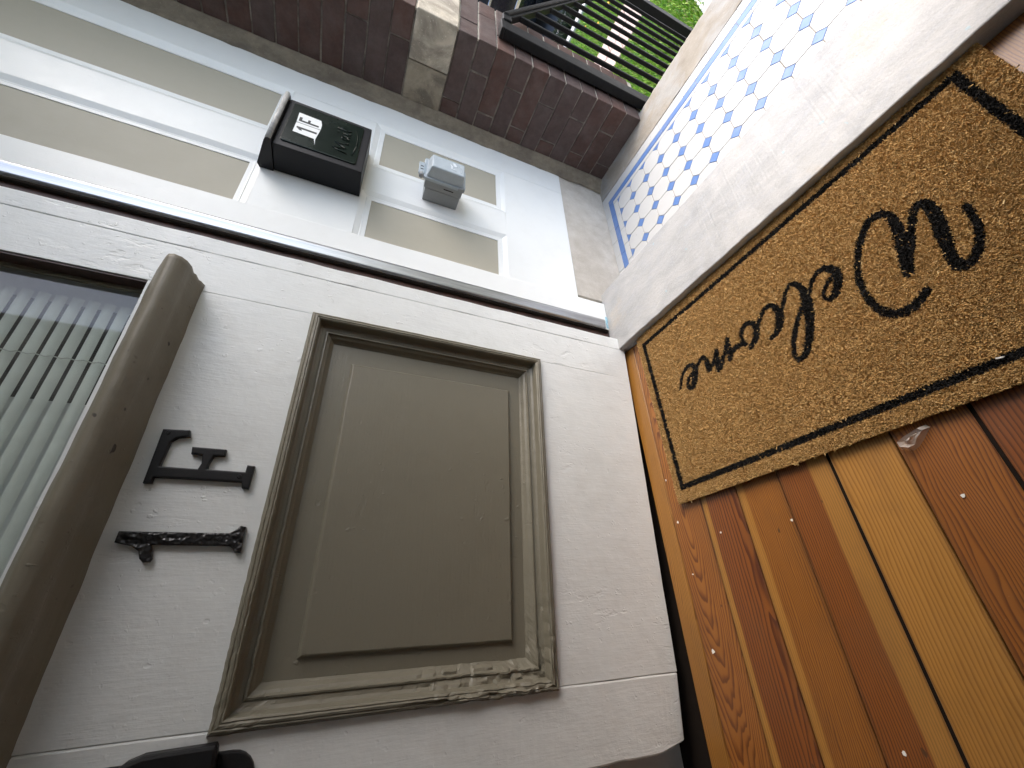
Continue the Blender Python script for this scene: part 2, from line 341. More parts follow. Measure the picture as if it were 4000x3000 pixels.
# ================================================================== SETTING
# ---- hall floor boards
floor = root('floor', (4, -18, ZF - .3), kind='structure')
mk('subfloor', box(-4, 17.5, -58, -5.5, ZF - .6, ZF - .28), 'dark_gap', floor)
E_, L_ = (.46, .225, .055), (.24, .085, .018)
WOODS = {  # board: early wood, late wood, sapwood, heart from, to (m, board local), ring centre x, depth, slope, ring frequency
    0: ((0.3726, 0.1739, 0.0321), (0.1766, 0.0685, 0.0099), (0.3612, 0.168, 0.0315), -0.2, 0.2, -0.3, 0.02, 0.002, 260),
    1: ((0.3428, 0.1321, 0.0215), (0.1208, 0.0321, 0.0043), (0.3612, 0.168, 0.0315), -0.2, 0.2, -0.012, 0.03, -0.13, 205),
    2: ((0.2348, 0.0757, 0.0117), (0.0755, 0.016, 0.0029), (0.3612, 0.1742, 0.0337), -0.031, 0.2, 0.05, 0.05, 0.01, 240),
    3: ((0.2915, 0.1155, 0.0164), (0.1107, 0.0298, 0.0043), (0.3612, 0.168, 0.0315), -0.03, 0.2, -0.25, 0.03, 0.008, 300),
    4: ((0.2429, 0.0828, 0.0126), (0.0856, 0.0192, 0.0033), (0.3395, 0.1619, 0.0337), -0.2, 0.012, 0.22, 0.03, 0.004, 280),
    5: ((0.4172, 0.2094, 0.045), (0.2483, 0.103, 0.0149), (0.4044, 0.1992, 0.045), -0.2, 0.2, 0.35, 0.02, 0.003, 190),
    6: ((0.2868, 0.1038, 0.0153), (0.1107, 0.0303, 0.0043), (0.3612, 0.168, 0.0315), -0.2, 0.2, -0.16, 0.05, 0.008, 230),
    7: ((0.2518, 0.0771, 0.0124), (0.0906, 0.023, 0.0035), (0.3612, 0.168, 0.0315), -0.2, 0.2, 0.06, 0.04, 0.012, 220),
    8: ((0.3279, 0.1289, 0.0215), (0.1159, 0.0367, 0.0054), (0.3612, 0.168, 0.0315), -0.2, 0.2, -0.2, 0.03, 0.006, 240),
}
wm = {k: m_wood(k, *v) for k, v in WOODS.items()}
gapw = {4: .022, 6: .022}
for k in range(0, 13):
    x0 = -.30 + 1.272 * (k - 1); x1 = x0 + 1.272
    if k == 0: x0 = -.96
    gl = .012 + gapw.get(k - 1, 0); gr = .012 + gapw.get(k, 0)
    m = wm[k] if k in wm else wm[(k * 5 + 3) % 9]
    if k in gapw: mk('gap_filler', box(x1 - gr - .01, x1 + gr + .01, -58, -5.53, ZF - .27, ZF - .022), 'dark_gap', floor)
    mk('floor_board', box(x0 + gl, x1 - gr, -58, -5.53, ZF - .27, ZF + random.uniform(-.006, .006), .014), m, floor, org=((x0 + x1) / 2, -15, ZF))

# ---- porch tiles
porch = root('porch_floor', (6, 1, -.3), kind='structure')
mk('grout_bed', box(-1.1, 15, -2.3, 5.12, -.3, -.022), 'grout', porch)
c_ = .258; g_ = .015
octo = [(-.5 + c_, -.5 + g_), (.5 - c_, -.5 + g_), (.5 - g_, -.5 + c_), (.5 - g_, .5 - c_), (.5 - c_, .5 - g_), (-.5 + c_, .5 - g_), (-.5 + g_, .5 - c_), (-.5 + g_, -.5 + c_)]
flat = lambda a, b, h: (a, b, h)
o0 = None; d0 = None
for i in range(0, 14):
    for j in range(-2, 4):
        org = (i + .5 + random.uniform(-.004, .004), j + .5, random.uniform(-.004, .004))
        if o0 is None: o0 = mk('octagon_tile', prism([(a, b) for a, b in octo], flat, -.12, 0, .012), 'tile_white', porch, org=(0, 0, 0)); o0.location = (Vector(org) - ORG[porch.name]) * U
        else: copy(o0, org, porch)
dd = c_ - .016
half = {'full': [(dd, 0), (0, dd), (-dd, 0), (0, -dd)], 'left': [(dd, 0), (0, dd), (0, -dd)], 'top': [(dd, 0), (-dd, 0), (0, -dd)], 'corner': [(dd, 0), (0, 0), (0, -dd)]}
protos = {}
for i in range(0, 15):
    for j in range(-2, 5):
        kind = 'corner' if i == 0 and j == 4 else 'left' if i == 0 else 'top' if j == 4 else 'full'
        org = (i + (.006 if i == 0 else 0), j - (.006 if j == 4 else 0), random.uniform(-.006, .004))
        if kind not in protos:
            protos[kind] = mk('blue_dot_tile', prism(half[kind], flat, -.12, 0, .01), 'tile_blue', porch, org=(0, 0, 0)); protos[kind].location = (Vector(org) - ORG[porch.name]) * U
        else: copy(protos[kind], org, porch)
# border: white inner, blue, white outer; along the wall (x) and along the kerb (y)
def border(name, mat, x0, x1, y0, y1, along, step, skew=0.0):
    n = max(1, round((y1 - y0 if along == 'y' else x1 - x0) / step)); g = .010
    for k in range(n):
        t0, t1 = k / n, (k + 1) / n
        if along == 'y':
            a0, a1 = y0 + (y1 - y0) * t0 + g, y0 + (y1 - y0) * t1 - g; s0 = skew * (a0 - 4.5); s1 = skew * (a1 - 4.5)
            poly = [(x0 + s0 + g, a0), (x1 + s0 - g, a0), (x1 + s1 - g, a1), (x0 + s1 + g, a1)]
        else:
            a0, a1 = x0 + (x1 - x0) * t0 + g, x0 + (x1 - x0) * t1 - g
            poly = [(a0, y0 + g), (a1, y0 + g), (a1, y1 - g), (a0, y1 - g)]
        z = random.uniform(-.006, .005); mk(name, prism(poly, flat, -.12, z, .01), mat, porch)
border('border_tile', 'tile_white', -.33, -.005, -2.3, 3.99, 'y', 1.02); border('border_tile', 'tile_white', -.33, 14, 4.0, 4.23, 'x', 1.5)
border('blue_border_tile', 'tile_blue', -.66, -.33, -2.3, 4.23, 'y', 1.0, .0); border('blue_border_tile', 'tile_blue', -.66, 14, 4.23, 4.56, 'x', 2.1)
border('border_tile', 'tile_white', -1.08, -.66, -2.3, 4.56, 'y', 1.02); border('border_tile', 'tile_white', -1.08, 14, 4.56, 5.12, 'x', 1.5)

# ---- concrete porch kerb and the steps below it
def strip_rough(x0, x1, y0, y1, z0, z1, nx, ny, amp, edge, seed=0):
    v = []; f = []
    for i in range(nx + 1):
        for j in range(ny + 1):
            x = x0 + (x1 - x0) * i / nx; y = y0 + (y1 - y0) * j / ny; z = z1
            q = Vector((x * 1.3 + seed, y * 1.3, seed)); z += mn.fractal(q, 1, 2, 4) * amp
            if j == ny: y += mn.fractal(q * 2.3, 1, 2, 4) * edge; z -= .05
            if j == ny - 1: y += mn.fractal(q * 2.3, 1, 2, 4) * edge * .6
            if j == 0: y += mn.fractal(q * 1.7, 1, 2, 3) * edge * .35
            v.append((x, y, z))
    for i in range(nx):
        for j in range(ny): a = i * (ny + 1) + j; f.append((a, a + ny + 1, a + ny + 2, a + 1))
    base = len(v)
    for i in range(nx + 1): v.append((x0 + (x1 - x0) * i / nx, v[i * (ny + 1) + ny][1] - .05, z0)); v.append((x0 + (x1 - x0) * i / nx, v[i * (ny + 1)][1], z0))
    for i in range(nx):
        a = i * (ny + 1) + ny; f.append((a, a + ny + 1, base + 2 * i + 2, base + 2 * i)); a = i * (ny + 1); f.append((a + ny + 1, a, base + 2 * i + 1, base + 2 * i + 3))
    return v, f
mk('porch_kerb', strip_rough(-1.1, 15, 5.13, 7.36, -1.2, .02, 150, 14, .022, .07), 'concrete', kind='structure')
steps = root('entrance_steps', (8, 8, ZG), kind='structure')
for k in range(5):
    mk('step', rough_box(3.5, 15, 7.3 + 4.1 * k if k else 6.2, 7.3 + 4.1 * (k + 1), ZG, -2.3 * (k + 1) + (.0 if k < 4 else 0), .06, .03, 10), 'concrete', steps)
mk('porch_base', box(-2, 15, -2.2, 7.2, ZG, -.35), 'concrete', kind='structure')

# ---- garden
mk('ground', sheet(-2500, 2500, -2500, 4000, ZG - .35), 'soil', kind='structure')
def gsheet(name, x0, x1, y0, y1, z, mat, **t): return mk(name, box(x0, x1, y0, y1, z - .6, z, .03), mat, **t)
gsheet('front_walk', 4.0, 16, 27.5, 150, ZG, 'walk', kind='structure')
path = root('garden_path', (-14, 47, ZG - .3), kind='structure')
mk('path_bed', box(-46, 3.2, 43.3, 50.7, ZG - .6, ZG - .12), 'soil', path)
for r in range(2):
    for k in range(14):
        x1 = 3.1 - k * 3.5 - (1.75 if r else 0); y0 = 43.5 + r * 3.5
        mk('paver', rough_box(x1 - 3.42, x1, y0, y0 + 3.42, ZG - .4, ZG + .05 + random.uniform(-.03, .03), .08, .03, 3, seed=k + r * 20), 'paver', path)
gsheet('edging_kerb', -120, 3.6, 65.0, 66.6, ZG + .35, 'kerbstone', kind='structure')
gsheet('street', -900, 900, 66.65, 380, ZG - .1, 'asphalt', kind='structure')
def blades(n, xr, yr, z, h, w, cols, keep=None, lean=.6):
    x = rng.uniform(*xr, n); y = rng.uniform(*yr, n)
    if keep is not None: m = keep(x, y); x, y = x[m], y[m]
    n = len(x); a = rng.uniform(0, 2 * np.pi, n); hh = h * rng.uniform(.45, 1.25, n); ln = lean * rng.uniform(0, 1, n) * hh; b = a + rng.uniform(-1, 1, n)
    dx, dy = np.cos(a) * w, np.sin(a) * w; lx, ly = np.cos(b + 1.57) * ln, np.sin(b + 1.57) * ln
    zz = np.full(n, z)
    P = np.stack([np.stack([x - dx, y - dy, zz], 1), np.stack([x + dx, y + dy, zz], 1), np.stack([x + dx * .7 + lx * .4, y + dy * .7 + ly * .4, zz + hh * .6], 1), np.stack([x - dx * .7 + lx * .4, y - dy * .7 + ly * .4, zz + hh * .6], 1), np.stack([x + lx, y + ly, zz + hh], 1)], 1).reshape(-1, 3)
    i = np.arange(n)[:, None] * 5; quads = (i + np.array([0, 1, 2, 3])).tolist(); tris = (i + np.array([3, 2, 4])).tolist()
    c = np.asarray(cols)[rng.integers(0, len(cols), n)] * rng.uniform(.7, 1.3, (n, 1)); c = np.repeat(c, 5, 0)
    return (P, quads + tris), c
def colour(o, c):
    at = o.data.color_attributes.new('Col', 'FLOAT_COLOR', 'POINT'); at.data.foreach_set('color', np.concatenate([c, np.ones((len(c), 1))], 1).astype(np.float32).ravel())
GC = [(.24, .44, .045), (.30, .50, .06), (.18, .36, .04), (.36, .50, .10), (.44, .45, .15), (.27, .46, .12)]
def patch(x, y):
    w = (x < 3.9 + .5 * np.sin(y * .8) + rng.normal(0, .5, len(x))) & ~((y > 43.4) & (y < 50.6) & (x < 3.2))
    return w
vf, c = blades(80000, (-22, 5.0), (20, 65), ZG - .4, .62, .075, GC, patch); g = mk('grass', vf, 'grass', label='short green lawn grass beyond the iron railing', cat='grass', kind='stuff'); colour(g, c)
hv, hc = blades(26000, (-45, 3), (67.2, 74), ZG - .1, 1.2, .12, [(.02, .035, .012), (.03, .05, .015), (.015, .02, .01)], lambda x, y: (x < -5) | (y > 70), .9)
hd = mk('dark_ground_cover', hv, 'grass', label='dark leafy ground cover along the street edge', cat='ground cover', kind='stuff'); colour(hd, hc)
gsheet('street_rail', -110, 3.2, 71.2, 72.0, ZG + .9, 'kerbstone', label='low pale edging rail behind the dark strip of planting', cat='edging')

# ---- unseen rest of the place: porch roof, house front, hall
mk('porch_ceiling', box(-1.3, 16, -5.4, 12.5, 37, 38), 'inner_paint', kind='structure')
mk('porch_shade_beam', box(-1.0, 16, 6.9, 10.7, 30.5, 37), 'inner_paint', kind='structure')  # unseen beam, added to keep high sky light off the tiles
mk('ceiling', box(-4, 18, -58, -5.5, 37.2, 38.2), 'inner_paint', kind='structure')
mk('wall_left', box(-3.4, -2.35, -58, -5.45, ZF - .3, 37.2), 'inner_paint', kind='structure')
mk('wall_right', box(16.2, 17.2, -58, -5.6, ZF - .3, 37.2), 'inner_paint', kind='structure')
mk('wall_back', box(-4, 18, -59, -58, ZF - .3, 37.2), 'inner_paint', kind='structure')
mk('wall_front', box(12.6, 18, -5.5, -2.3, -.3, 37.1), 'inner_paint', kind='structure')
mk('lintel_wall', box(-1.0, 12.6, -5.5, -2.4, 31, 37.1), 'inner_paint', kind='structure')
mk('house_wall', box(-40, -2.4, -5.4, 6.4, ZG, 60), 'brick', kind='structure')

far = root('unseen_houses', (0, 330, ZG), kind='structure')  # unseen fronts opposite, added to block low sky and darken reflections
for k, (w_, h_) in enumerate([(95, 120), (80, 138), (110, 112), (90, 130), (100, 145), (85, 118), (95, 128)]):
    x_ = -330 + k * 112; mk('unseen_house_front', box(x_, x_ + w_, 330, 420, ZG, ZG + h_), 'brick', far)

# ================================================================== THRESHOLD, REVEAL WALL, JAMB
mk('marble_threshold', rough_box(-1.9, 13, -5.5, -2.23, ZS - 1.46, ZS, .035, .022, 150, 2.2), 'marble', label='worn grey marble threshold slab between tiled porch and doormat', cat='threshold')

XW = -1.02
wall = root('panelled_wall', (XW, 2, 2.7), 'white panelled door reveal with beige recessed panels, behind the mailbox', 'panelled wall')
Wf = lambda a, b, h: (XW + h, a, b)
mk('backing_board', box(XW - .6, XW - .19, -2.95, 5.9, 2.76, 36), 'wall_white', wall)
def wboard(name, y0, y1, z0, z1, sd): return mk(name, rough_box(XW - .3, XW, y0, y1, z0, z1, .012, .008, 20, .8, sd), 'wall_white', wall)
wboard('stile', 4.37, 5.9, 2.76, 36, 1); wboard('stile', -.28, 1.25, 6.075, 12.125, 2); wboard('stile', -.28, 1.25, 15.405, 30.0, 6)
wboard('bottom_rail', -2.9, 4.36, 2.762, 6.07, 3); wboard('middle_rail', -2.9, 4.36, 12.13, 15.40, 4); wboard('top_rail', -2.9, 4.36, 30.01, 36, 5)
prof_w = [(0, 0), (.015, -.004), (.20, -.085), (.23, -.075), (.27, -.085), (.40, -.09), (.41, -.13)]
jw = lambda a, b, d: (0, 0, mn.noise(Vector((a * 2, b * 2, 3))) * .006)
for (y0, y1, z0, z1) in [(1.25, 4.37, 15.40, 30.0), (-3.15, -.28, 15.40, 30.0), (1.25, 4.37, 6.07, 12.13), (-3.15, -.28, 6.07, 12.13)]:
    rect_frame(prof_w, y0, y1, z0, z1, Wf, 24, 'panel_moulding', 'wall_white', wall, jw)
    mk('beige_panel', rough_box(XW - .25, XW - .115, y0 + .36, y1 - .36, z0 + .36, z1 - .36, .01, .004, 12, .9, y0 + z0), 'beige', wall)
mk('stone_plinth', rough_box(-1.9, -1.075, -2.62, 6.12, -.25, 2.755, .03, .018, 40, 1.5, 2), 'plinth', smooth=False, label='weathered tan stone base under the white panelled reveal', cat='plinth')
tv = []; tf = []; NT_ = 120
tp = [(-1.04, 5.86), (-.99, 5.88), (-.93, 6.0), (-.90, 6.2), (-.86, 6.32), (-.80, 6.38), (-.74, 6.48), (-.68, 6.6), (-.66, 6.72), (-1.2, 6.9)]
for k in range(NT_ + 1):
    z = .03 + 36 * k / NT_
    for i, (x, y) in enumerate(tp):
        n = mn.fractal(Vector((x * 3, y * 3, z * 1.7)), 1, 2, 4) * .05; tv.append((x + n * .5, y + (n * 1.4 if i < 2 else n * .6), z))
for k in range(NT_):
    for i in range(len(tp) - 1): a = k * len(tp) + i; tf.append((a, a + 1, a + 1 + len(tp), a + len(tp)))
mk('corner_trim', (tv, tf), 'trim', smooth=True, label='dusty brown moulding strip between the white reveal and the brick pier', cat='trim')

jamb = root('door_jamb', (-1.0, -3.5, ZS), 'white door jamb with a metal weatherstrip, between door and panelled reveal', 'door jamb')
mk('jamb_board', rough_box(-1.7, -.975, -4.30, -2.84, ZS, 36, .03, .012, 60, 1.0, 9), 'wall_white', jamb)
mk('rabbet', rough_box(-1.75, -1.06, -4.78, -4.31, ZS, 36, .02, .012, 40, 1.2, 3), 'brown_paint', jamb)
wp = [(-.97, -3.82), (-.93, -3.83), (-.895, -3.87), (-.880, -3.93), (-.885, -3.98), (-.900, -4.02), (-.925, -4.20), (-.94, -4.28), (-1.05, -4.30)]
wv = []; wf = []
for k in range(2):
    for x, y in wp: wv.append((x, y, ZS + .22 if k == 0 else 36))
for i in range(len(wp) - 1): wf.append((i, i + 1, len(wp) + i + 1, len(wp) + i))
strip = mk('weatherstrip', (wv, wf), 'chrome', jamb, smooth=True)
mk('gasket', tube([(-1.0, -4.40, ZS + .1), (-1.0, -4.40, 36)], .075, 8), 'dark_gap', jamb, smooth=True)
for z in (2.65, 5.08, 7.5, 9.95, 12.4, 14.82, 17.23, 19.68): mk('nail', cyl((-.925, -3.93, z), .05, .035, 0, 10, .03), 'black_metal', strip)
mk('chipped_blue_paint', rough_box(-1.0, -.968, -4.24, -3.62, ZS + .02, ZS + .13, .01, .03, 8, 3, 4), simple('blue_old_paint', (.30, .52, .62), .5, var=.2), jamb)

# ================================================================== BRICK PIER
pier = root('brick_pier', (1, 8.5, 0), 'dark brick porch pier with a pale stone band, left of the iron railing', 'brick pier')
mk('mortar_core', box(-.95, 2.655, 6.728, 10.8, -.3, 40), 'mortar', pier); mk('mortar_face', box(2.66, 2.722, 6.735, 10.8, -.3, 40), 'mortar_pale', pier)
PIT = .873; Z0 = -.03; MB = {}
def brick(x0, x1, y0, y1, z0, z1, mat='brick', name='brick'):
    j = .03; d = (round(x1 - x0 - 2 * j, 3), round(y1 - y0 - 2 * j, 3), round(z1 - z0 - 2 * j, 3), mat, random.randint(0, 2))
    org = ((x0 + x1) / 2 + random.uniform(-.012, .012), (y0 + y1) / 2 + random.uniform(-.01, .01), z0 + j + random.uniform(-.008, .008))
    if d in MB: return copy(MB[d], org, pier)
    o = mk(name, rough_box(-d[0] / 2, d[0] / 2, -d[1] / 2, d[1] / 2, 0, d[2], .035, .022, 4, 2.2, len(MB) * 1.37), mat, pier, org=(0, 0, 0)); ORG[o.name] = Vector(org); o.location = (Vector(org) - ORG[pier.name]) * U
    MB[d] = o; return o
courses = [(Z0 + k * PIT, Z0 + (k + 1) * PIT, k) for k in range(11)]
zz = 11.36; k = 11
while zz < 36: courses.append((zz, zz + PIT, k)); zz += PIT; k += 1
for z0, z1, k in courses:
    Y0, Y1, X0, X1 = 6.65, 10.9, -.72, 2.80
    if k > 10 and k % 2 == 0:
        brick(X0, X1, Y0, 8.0, z0, z1); brick(1.4, X1, 8.0, Y1, z0, z1)
    elif k % 2:
        brick(1.53, X1, Y0, 9.4, z0, z1); brick(X0, 1.53, Y0, 8.0, z0, z1); brick(1.53, X1, 9.4, Y1, z0, z1)
    else:
        brick(.02, X1, Y0, 8.0, z0, z1); brick(X0, .02, Y0, 8.0, z0, z1); brick(1.4, X1, 8.0, Y1, z0, z1)
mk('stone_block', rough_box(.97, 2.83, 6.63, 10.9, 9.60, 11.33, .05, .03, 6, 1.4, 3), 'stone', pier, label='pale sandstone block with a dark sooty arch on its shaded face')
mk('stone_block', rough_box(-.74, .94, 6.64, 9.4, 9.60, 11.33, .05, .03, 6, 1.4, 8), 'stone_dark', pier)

# ================================================================== DOOR  (local frame: x = outwards, y = -distance from hinge, z up)
DT = .62
door = root('front_door', (-.643, -5.256, 0), 'white front door standing open, with taupe panel, black 1F numbers and glazed top', 'door')
door.rotation_euler = (0, 0, -math.radians(3.558))
ORG[door.name] = Vector((0, 0, 0))
Df = lambda s, z, n: (n, -s, z)
def dboard(name, s0, s1, z0, z1, sd, cuts=30, bev=.02, n1=0.0, amp=.010):
    return mk(name, rough_box(-DT, n1, -s1, -s0, z0, z1, bev, amp, cuts, 1.1, sd), 'door_white', door)
dboard('stile_edge', -.24, .285, 1.15, 29.2, 1, 70, .03, .004, .018); dboard('hinge_stile', .29, 1.60, 1.15, 29.2, 2, 60, .014)
ls = dboard('lock_stile', 11.215, 12.93, 1.15, 29.2, 3, 160, .05, amp=.016)
for v_ in ls.data.vertices:
    q = v_.co / U + ORG[ls.name]; s_, z_ = -q.y, q.z
    k_ = max(0, 1 - (z_ - 1.1) / 1.0) * max(0, (s_ - 12.2) / .75)
    nv = mn.noise_vector(Vector((1, z_ * 1.6, 1))); e_ = 1 if s_ > 12.4 else 0
    v_.co += Vector((-.05 * k_, .16 * k_ + nv.y * .03 * e_, .10 * k_)) * U
dboard('bottom_rail', 1.602, 11.212, 1.15, 5.22, 4, 40, .014); dboard('lock_rail', 1.602, 11.212, 12.58, 16.55, 5, 40, .014); dboard('top_rail', 1.602, 11.212, 27.2, 29.2, 6, 20, .014)
def jm(a, b, d):
    w = .006 + .034 * max(0, min(1, (a - 8.6) / 2.4)) * max(0, min(1, (9.6 - b) / 3)) + .02 * max(0, min(1, (a - 6.5) / 4)) * (1 if b > 11.8 else 0)
    q = Vector((a * 4.2, b * 4.2, d * 6)); n = mn.fractal(q, 1, 2, 5); n2 = mn.fractal(q + Vector((9, 3, 1)), 1, 2, 5)
    fl = 0.0
    if a > 10.4 and b < 9.3 and .05 < d < .62:
        c1 = mn.cell(Vector((b * 3.1 + mn.noise(q) * .5, d * 7, 3))); fl = -.05 * c1 * min(1, (9.3 - b) / 1.2)
    return (n2 * w * .7, n * w * .7, n * w * 1.2 + fl)
prof_d = [(-.01, -.03), (0, .03), (.015, .10), (.05, .145), (.085, .17), (.105, .158), (.13, .182), (.17, .19), (.195, .168), (.22, .178), (.255, .14), (.275, .04), (.295, -.06), (.36, -.10), (.43, -.115), (.45, -.128), (.475, -.09), (.51, -.085), (.54, -.15), (.60, -.20), (.66, -.30), (.70, -.34), (.72, -.40)]
rect_frame(prof_d, 1.57, 11.29, 5.15, 12.655, Df, 110, 'panel_moulding', 'taupe_rough', door, jm, flip=True)
pv = []; pf = []
# raised-and-fielded panel as one surface
def panel(s0, s1, z0, z1, fs0, fs1, fz0, fz1, nlow, nhigh, bevw):
    rings = [(s0, s1, z0, z1, nlow), (fs0 - bevw, fs1 + bevw, fz0 - bevw, fz1 + bevw, nlow), (fs0 - bevw * .3, fs1 + bevw * .3, fz0 - bevw * .3, fz1 + bevw * .3, nhigh - .012), (fs0, fs1, fz0, fz1, nhigh)]
    v = []; f = []; NS = 24
    for (a0, a1, b0, b1, n) in rings:
        cs = [(a0, b0), (a1, b0), (a1, b1), (a0, b1)]
        for i in range(4):
            for k in range(NS):
                t = k / NS; a = cs[i][0] * (1 - t) + cs[(i + 1) % 4][0] * t; b = cs[i][1] * (1 - t) + cs[(i + 1) % 4][1] * t
                j = mn.fractal(Vector((a * 1.9, b * 1.9, 5)), 1, 2, 3) * .012; v.append(Df(a + j, b - j, n))
    m = 4 * NS
    for r in range(3):
        for k in range(m): f.append((r * m + k, r * m + (k + 1) % m, (r + 1) * m + (k + 1) % m, (r + 1) * m + k)[::-1])
    f.append(tuple(3 * m + k for k in range(m))[::-1]); return v, f
mk('raised_panel', panel(2.2, 10.66, 5.78, 12.03, 2.93, 10.13, 6.32, 11.29, -.36, -.245, .09), 'taupe', door)
# glazing sill (projecting drip ledge) and window opening
sp = [(15.36, -.02), (15.40, .10), (15.42, .16), (15.46, .20), (15.47, .42), (15.52, .46), (15.50, .72), (15.55, .92), (15.64, 1.04), (15.78, 1.10), (15.90, 1.06), (16.0, .92), (16.36, .25), (16.50, -.05), (16.52, -.30)]
jl = lambda a, b, d: (0, mn.fractal(Vector((a * .9, d * 4, 2)), 1, 2, 4) * .022, mn.fractal(Vector((a * .9, d * 4, 7)), 1, 2, 4) * .018)
v1, f1 = sweep_line([(z, n) for z, n in sp], lambda d: (1.40, d), lambda d: (11.5, d), 90, lambda a, b, h: (h, -a, b), jl)
f1 = [q[::-1] for q in f1]; nl = len(sp); f1.append(tuple(range(nl))); f1.append(tuple(90 * nl + k for k in range(nl))[::-1])
mk('glazing_sill', (v1, f1), 'taupe_sill', door, smooth=True)
mk('glazing_stop', rough_box(-DT, -.005, -1.605, -1.60 + .0, 16.55, 27.2, 0, 0, 2), 'taupe', door)
mk('glazing_reveal', box(-DT + .01, -.03, -1.66, -1.605, 16.5, 27.2), 'brown_paint', door)
mk('glazing_bead', rough_box(-.52, -.40, -1.76, -1.66, 16.5, 27.2, .02, .012, 40, 2), 'taupe', door)
mk('glass_pane', box(-.50, -.46, -11.25, -1.64, 16.35, 27.25), 'glass', door)
# house numbers
Fp = [(5.536, 15.022), (5.498, 14.524), (5.651, 14.481), (5.70, 14.70), (5.80, 14.80), (6.377, 14.828), (6.379, 14.134), (6.25, 14.10), (6.06, 14.13), (6.05, 14.348), (5.883, 14.374), (5.879, 13.708), (6.035, 13.702), (6.058, 13.91), (6.25, 13.96), (6.370, 13.95), (6.375, 13.205), (6.205, 13.202), (6.217, 13.044), (6.752, 13.05), (6.736, 13.192), (6.61, 13.221), (6.619, 14.868), (6.75, 14.866), (6.76, 15.012)]
Op = [(7.734, 15.091), (7.725, 13.188), (7.66, 13.09), (7.565, 13.002), (7.58, 12.902), (8.122, 12.878), (8.119, 12.988), (8.03, 13.05), (7.985, 13.13), (7.982, 14.50), (8.10, 14.44), (8.246, 14.404), (8.31, 14.43), (8.32, 14.52), (8.25, 14.60), (8.107, 14.659), (8.016, 14.80), (7.951, 15.094)]
nF = mk('door_letter', prism(Fp, Df, .004, .13, .03), 'black_metal', door, label='black letter F screwed to the door')
hb = NB('hammered_black'); hvv = hb.co(); hb.set(Base_Color=(.012, .011, .011), Roughness=.3); hb.bump(hb.noise(hvv, 105, 1, .4), 1.0, .006); MT['hammered'] = hb.m
n1 = mk('door_number', prism(Op, Df, .004, .13, .03), 'hammered', door, label='hammered black numeral 1 screwed to the door')
for par, (s, z) in ((nF, (5.61, 14.90)), (nF, (6.49, 13.29)), (n1, (7.86, 14.55)), (n1, (7.85, 13.33))): mk('screw', cyl((.128, -s, z), .052, .018, 0, 12, .04), 'black_metal', par)
# handle plate and lever at the lock stile
def rrect(a0, a1, b0, b1, r, n=6):
    out = []
    for cx, cy, t0 in ((a1 - r, b1 - r, 0), (a0 + r, b1 - r, 90), (a0 + r, b0 + r, 180), (a1 - r, b0 + r, 270)):
        for k in range(n + 1): t = math.radians(t0 + 90 * k / n); out.append((cx + r * math.cos(t), cy + r * math.sin(t)))
    return out
hnd = mk('handle_plate', prism(rrect(11.54, 12.62, 11.72, 15.4, .45), Df, .002, .10, .03), 'black_metal', door)
mk('handle_lever', prism([(11.36, 12.44), (11.42, 12.40), (11.80, 12.36), (11.90, 12.6), (11.86, 13.1), (12.05, 13.5), (12.2, 14.3), (11.9, 14.35), (11.62, 13.95), (11.45, 13.72), (11.38, 13.5)], Df, .12, .34, .06), 'black_metal', hnd, smooth=False)

# venetian blind behind the glass
blind = root('venetian_blind', (-.643, -5.256, 0), 'pale slatted blind seen through the glass at the top of the door', 'blind')
blind.rotation_euler = door.rotation_euler; ORG[blind.name] = Vector((0, 0, 0))
def slat(z):
    v = []; N = 7
    for s in (2.0, 11.3):
        for k in range(N):
            t = k / (N - 1) - .5; v.append((-.95 + .03 * t + .03 * (1 - 4 * t * t), -s, z + .232 * t))
    f = [(k, k + 1, N + k + 1, N + k) for k in range(N - 1)]; return v, f
zs = 16.5; n = 0; s0 = None
while zs < 27:
    org = (-.95, -6.6, zs)
    if s0 is None: s0 = mk('slat', slat(zs), 'slat', blind, org=org, smooth=True)
    else: copy(s0, org, blind)
    zs += .325
mk('ladder_cord', tube([(-.845 + random.uniform(-.008, .008), -3.75 + .02 * math.sin(k * 2.1), 16.4 + k * .1) for k in range(108)], .014, 5), 'cord', blind)
mk('slat_gap_shade', box(-1.5, -1.42, -11.3, -1.95, 16.3, 27.2), 'dark_gap', blind)  # near-black sheet added to stand in for shade between the slats

# ================================================================== MAILBOX
mb = root('mailbox', (-1.0, .57, 12.17), 'black metal wall mailbox marked 1F, on the white reveal above the outlet', 'mailbox')
bx0, bx1, by0, by1, bz0, bz1 = XW + .002, .03, -.82, 1.97, 12.17, 15.02
body = mk('body', box(bx0, bx1, by0, by1, bz0, bz1, .035, 3), 'mail_black', mb)
lidp = [(XW + .004, 15.03), (XW + .004, 15.46), (-.86, 15.52), (.06, 15.25), (.16, 15.20), (.19, 15.13), (.17, 15.05), (.10, 15.03)]
lid = mk('lid', prism(lidp, lambda a, b, h: (a, h, b), -.88, 2.02, .02), 'mail_black', mb)
mk('lid_lip', tube([(.165, -.86, 15.125), (.165, 2.0, 15.125)], .085, 10), simple('lip_sheen_grey', (.36, .36, .35), .45, 0.0, 40, .35, .3), lid, smooth=True)  # pale grey puts the sky's reflection on the lip into its colour
fp = mk('front_panel', prism(rrect(-.55, 1.78, 12.42, 14.86, .10, 4), lambda a, b, h: (bx1 + h, a, b), -.01, .045, .035), 'mail_green', mb)
MX = lambda a, b, h: (bx1 + .046 + h, a, b)
mk('label_plate', prism([(1.27, 14.60), (1.24, 13.87), (1.02, 13.81), (.83, 13.80), (.70, 13.80), (.69, 14.58)], MX, 0, .006), 'sticker', fp)
